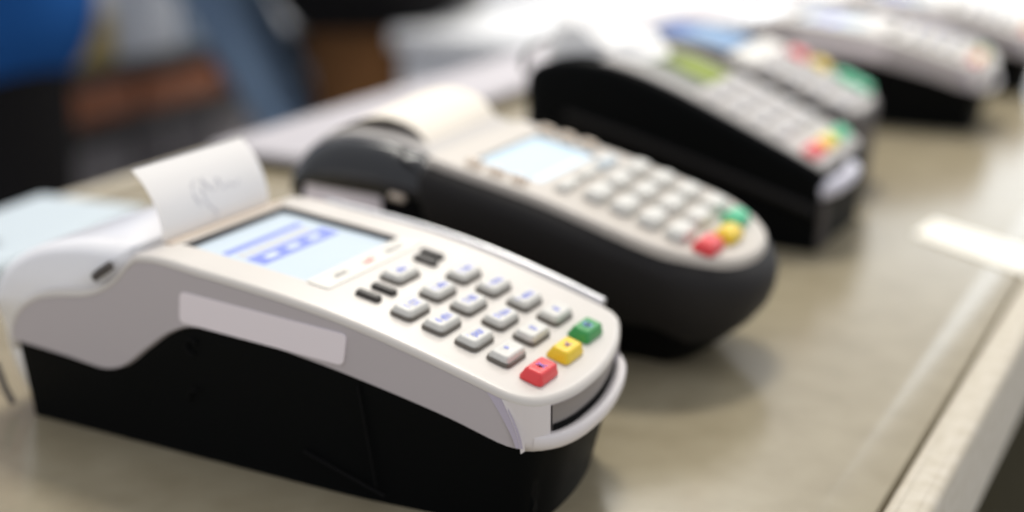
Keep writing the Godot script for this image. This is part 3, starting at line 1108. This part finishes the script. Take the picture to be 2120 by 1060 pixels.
func hand_bones(w: Vector3, dirv: Vector3, fwd: Vector3, flip: float) -> Array:
	var side := dirv.cross(fwd).normalized() * flip
	var out := [[w, w + dirv * 0.03, 0.026, 0.028], [w + dirv * 0.03 + fwd * 0.02, w + dirv * 0.085 + fwd * 0.026, 0.017, 0.015], [w + dirv * 0.03 - fwd * 0.02, w + dirv * 0.08 - fwd * 0.026, 0.017, 0.015], [w + dirv * 0.04, w + dirv * 0.085, 0.017, 0.015]]
	var len := [0.066, 0.074, 0.069, 0.055]
	for k in 4:
		var r: Vector3 = w + dirv * 0.088 + fwd * (0.031 - 0.0205 * k)
		var mid: Vector3 = r + dirv * len[k] * 0.5 + side * 0.008
		var tip: Vector3 = mid + dirv * len[k] * 0.42 + side * 0.022
		out.append([r, mid, 0.0092, 0.0086])
		out.append([mid, tip, 0.0086, 0.0074])
	var th: Vector3 = w + dirv * 0.03 + fwd * 0.032
	out.append([th, th + dirv * 0.03 + fwd * 0.022 + side * 0.012, 0.013, 0.0105])
	out.append([th + dirv * 0.03 + fwd * 0.022 + side * 0.012, th + dirv * 0.062 + fwd * 0.024 + side * 0.022, 0.0105, 0.009])
	return out

# pose: hip lean per leg (radians forward), arm lean; faces +x
func person(at: Vector3, yaw: float, label: String, legs: Array, coat: Material, trousers: Material, skin: Material, hair: Material, hem: float, arm := 0.12, slim := 1.0) -> void:
	var t := thing("person", at / K, label, "person")
	t.rotation.y = yaw
	var bones := []
	var cloth := []
	var upper := []
	var shoes := []
	var hip_y := 0.93
	var hands := []
	for s in [0, 1]:
		var z := 0.088 if s == 0 else -0.088
		var a: float = legs[s][0]
		var b: float = legs[s][1]
		var hip := Vector3(0, hip_y, z)
		var knee := hip + Vector3(sin(a), -cos(a), 0) * 0.43
		var ankle := knee + Vector3(sin(b), -cos(b), 0) * 0.42
		var toe := ankle + Vector3(0.16, -0.035, 0.02 if s == 0 else -0.02)
		toe.y = 0.035
		bones.append([hip, knee, 0.085 * slim, 0.055 * slim])
		bones.append([knee, ankle, 0.055, 0.036])
		bones.append([ankle, toe, 0.036, 0.028])
		cloth.append([hip, knee, 0.103 * slim, 0.078 * slim])
		cloth.append([knee, ankle + Vector3(0, 0.02, 0), 0.076 * slim, 0.064 * slim])
		shoes.append([ankle + Vector3(-0.03, 0.0, 0), ankle + Vector3(0.02, 0.01, 0), 0.046, 0.044])
		shoes.append([Vector3(ankle.x - 0.04, 0.042, ankle.z), toe, 0.042, 0.036])
		var sh := Vector3(0, 1.41, z * 2.05)
		var el := sh + Vector3(-0.02, -0.29, z * 0.7)
		var wr := el + Vector3(sin(arm) * 0.26, -cos(arm) * 0.26, z * 0.12)
		bones.append([Vector3(0, 1.40, z * 0.9), sh, 0.065, 0.058])
		bones.append([sh, el, 0.050, 0.040])
		bones.append([el, wr, 0.040, 0.026])
		upper.append([Vector3(0, 1.40, z * 0.9), sh, 0.08, 0.075])
		upper.append([sh, el, 0.070, 0.058])
		upper.append([el, wr - Vector3(0, -0.015, 0), 0.056, 0.044])
		hands.append(hand_bones(wr - Vector3(0, 0.005, 0), Vector3(sin(arm), -cos(arm), 0), Vector3(cos(arm), sin(arm), 0), 1.0 if s == 0 else -1.0))
	bones.append([Vector3(0, 0.95, -0.05), Vector3(0, 0.95, 0.05), 0.115, 0.115])
	bones.append([Vector3(0, 0.97, 0), Vector3(0.01, 1.15, 0), 0.12, 0.115])
	bones.append([Vector3(0.01, 1.15, 0), Vector3(0, 1.34, 0), 0.115, 0.13])
	bones.append([Vector3(0, 1.38, 0), Vector3(0.02, 1.52, 0), 0.062, 0.055])
	cloth.append([Vector3(0, 0.95, -0.05), Vector3(0, 0.95, 0.05), 0.128, 0.128])
	var fat := maxf(1.0, slim * 1.04)
	upper.append([Vector3(0, hem + 0.08, -0.06 * fat), Vector3(0, hem + 0.08, 0.06 * fat), 0.135 * fat, 0.135 * fat])
	upper.append([Vector3(0, hem + 0.12, -0.045 * fat), Vector3(0, 1.2, -0.05), 0.145 * fat, 0.12])
	upper.append([Vector3(0, hem + 0.12, 0.045 * fat), Vector3(0, 1.2, 0.05), 0.145 * fat, 0.12])
	upper.append([Vector3(0.01, 1.15, 0), Vector3(0, 1.36, 0), 0.13, 0.145])
	var body := put_mesh("body", body_mesh(bones, 0.018, 0.03), skin, t)
	for h in 2:
		put_mesh("hand", body_mesh(hands[h], 0.0055, 0.008), skin, body)
	var head := [[Vector3(0.02, 1.60, 0), Vector3(0.0, 1.655, 0), 0.083, 0.092], [Vector3(0.05, 1.56, 0), Vector3(0.06, 1.545, 0), 0.052, 0.045], [Vector3(0.095, 1.615, 0), Vector3(0.118, 1.588, 0), 0.011, 0.015], [Vector3(0.005, 1.61, 0.082), Vector3(0.0, 1.58, 0.084), 0.014, 0.011], [Vector3(0.005, 1.61, -0.082), Vector3(0.0, 1.58, -0.084), 0.014, 0.011], [Vector3(0.02, 1.50, 0), Vector3(0.02, 1.56, 0), 0.055, 0.055], [Vector3(0.098, 1.562, -0.018), Vector3(0.098, 1.562, 0.018), 0.008, 0.008]]
	var hd := put_mesh("head", body_mesh(head, 0.008, 0.018), skin, body)
	for z in [0.032, -0.032]:
		var e := SphereMesh.new()
		e.radius = 0.012
		e.height = 0.024
		put_mesh("eye", e, M.eye, hd.get_parent(), Transform3D(Basis(), Vector3(0.088, 1.622, z)))
	put_mesh("hair", body_mesh([[Vector3(-0.012, 1.64, 0), Vector3(-0.02, 1.675, 0), 0.098, 0.096], [Vector3(-0.06, 1.58, -0.03), Vector3(-0.06, 1.58, 0.03), 0.05, 0.05]], 0.012, 0.02), hair, t)
	put_mesh("trousers", body_mesh(cloth, 0.018, 0.03), trousers, t)
	put_mesh("coat", body_mesh(upper, 0.018, 0.04), coat, t)
	put_mesh("shoes", body_mesh(shoes, 0.014, 0.02), M.shoe, t)

func _ready() -> void:
	font.font_names = PackedStringArray(["Droid Sans"])
	set_up()
	materials()
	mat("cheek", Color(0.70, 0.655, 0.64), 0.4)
	mat("red_print", Color(0.8, 0.2, 0.15), 0.6)
	mat("violet_print", Color(0.42, 0.18, 0.62), 0.6)
	mat("pencil", Color(0.50, 0.49, 0.52), 0.8)
	mat("soft_key", Color(0.54, 0.52, 0.51), 0.4)
	mat("lilac_plastic", Color(0.66, 0.65, 0.74), 0.35)
	mat("lilac_sheen", Color(0.50, 0.455, 0.545), 0.4)
	mat("sticker", Color(0.90, 0.87, 0.78), 0.6)
	mat("shelf_grey", Color(0.30, 0.29, 0.28), 0.5)
	mat("shelf_dark", Color(0.06, 0.055, 0.05), 0.6)
	mat("pale_carton", Color(0.84, 0.86, 0.90), 0.6)
	mat("yellow_carton", Color(0.60, 0.44, 0.14), 0.6)
	mat("orange_carton", Color(0.40, 0.14, 0.06), 0.6)
	mat("grey_carton", Color(0.20, 0.185, 0.19), 0.6)
	mat("bluish_carton", Color(0.46, 0.55, 0.66), 0.6)
	mat("rust_carton", Color(0.30, 0.10, 0.05), 0.6)
	mat("dim_carton", Color(0.11, 0.10, 0.105), 0.6)
	mat("tape", Color(0.42, 0.40, 0.36), 0.3)
	mat("cabinet_white", Color(0.70, 0.71, 0.73), 0.4)
	mat("eye", Color(0.05, 0.04, 0.03), 0.2)
	mat("shoe", Color(0.02, 0.018, 0.016), 0.4)
	mat("skin", Color(0.48, 0.22, 0.13), 0.55)
	mat("hair", Color(0.03, 0.02, 0.015), 0.6)
	mat("blue_coat", Color(0.012, 0.075, 0.26), 0.8, 0.2)
	mat("black_cloth", Color(0.009, 0.0085, 0.009), 0.85, 0.2)
	mat("denim", Color(0.20, 0.29, 0.42), 0.85, 0.2)
	mat("grey_coat", Color(0.14, 0.14, 0.15), 0.85, 0.2)
	mat("brown_cloth", Color(0.14, 0.066, 0.026), 0.85, 0.2)
	screen_material("screen_blue", func(im: Image):
		im.fill(Color(0.76, 0.81, 0.85))
		var blue := Color(0.50, 0.55, 0.90)
		im.fill_rect(Rect2i(26, 60, 196, 15), blue)
		for k in 8:
			im.fill_rect(Rect2i(34 + k * 23, 82, 15, 22), Color(0.76, 0.75, 0.76))
		im.fill_rect(Rect2i(30, 108, 200, 40), blue)
		for k in 3:
			im.fill_rect(Rect2i(58 + k * 56, 120, 30, 14), Color(0.82, 0.86, 0.95))
		, 0.10)
	screen_material("screen_pale", func(im: Image):
		im.fill(Color(0.76, 0.84, 0.90))
		im.fill_rect(Rect2i(16, 210, 224, 12), Color(0.90, 0.94, 0.98)), 0.12)
	screen_material("screen_green", func(im: Image):
		im.fill(Color(0.40, 0.44, 0.20))
		im.fill_rect(Rect2i(0, 0, 100, 256), Color(0.40, 0.41, 0.39))
		im.fill_rect(Rect2i(110, 120, 130, 120), Color(0.50, 0.56, 0.18)), 0.1)
	screen_material("screen_dim", func(im: Image):
		im.fill(Color(0.48, 0.60, 0.74))
		im.fill_rect(Rect2i(0, 0, 256, 90), Color(0.30, 0.42, 0.66)), 0.1)
	shop_window()
	shop()
	counter()
	var near := white_terminal(Vector3(0, 0, -40), "cream topped terminal with mauve sides and lit screen, nearest in the row")
	grip_terminal()
	tall_terminal()
	pin_pad()
	var labels := ["cream topped terminal with black base behind the grey pin pad", "cream topped terminal at the far end of the row, cut by the picture's top corner"]
	for k in 2:
		var c := near.duplicate()
		c.name = numbered("card_terminal", self)
		add_child(c, true)
		c.position = Vector3([4.0, 12.0][k], 0, [-646.0, -800.0][k]) * K
		c.set_meta("label", labels[k])
	receipts()
	person(Vector3(-1.26, FLOOR_Y, -1.09), -1.9, "person in a blue coat and black trousers standing across the counter", [[0.02, 0.0], [-0.02, -0.02]], M.blue_coat, M.black_cloth, M.skin, M.hair, 0.785, 1.45)
	person(Vector3(-1.40, FLOOR_Y, -1.73), 0.49, "person in a grey coat and blue jeans walking past the shelf unit", [[0.47, -0.05], [0.44, -0.1]], M.grey_coat, M.denim, M.skin, M.hair, 0.90, 1.45, 0.62)
	person(Vector3(-1.085, FLOOR_Y, -1.855), 3.6, "person in a black jacket and brown trousers beside the white cabinet", [[0.05, 0.0], [-0.03, -0.05]], M.black_cloth, M.brown_cloth, M.skin, M.hair, 0.81, 1.4, 1.25)
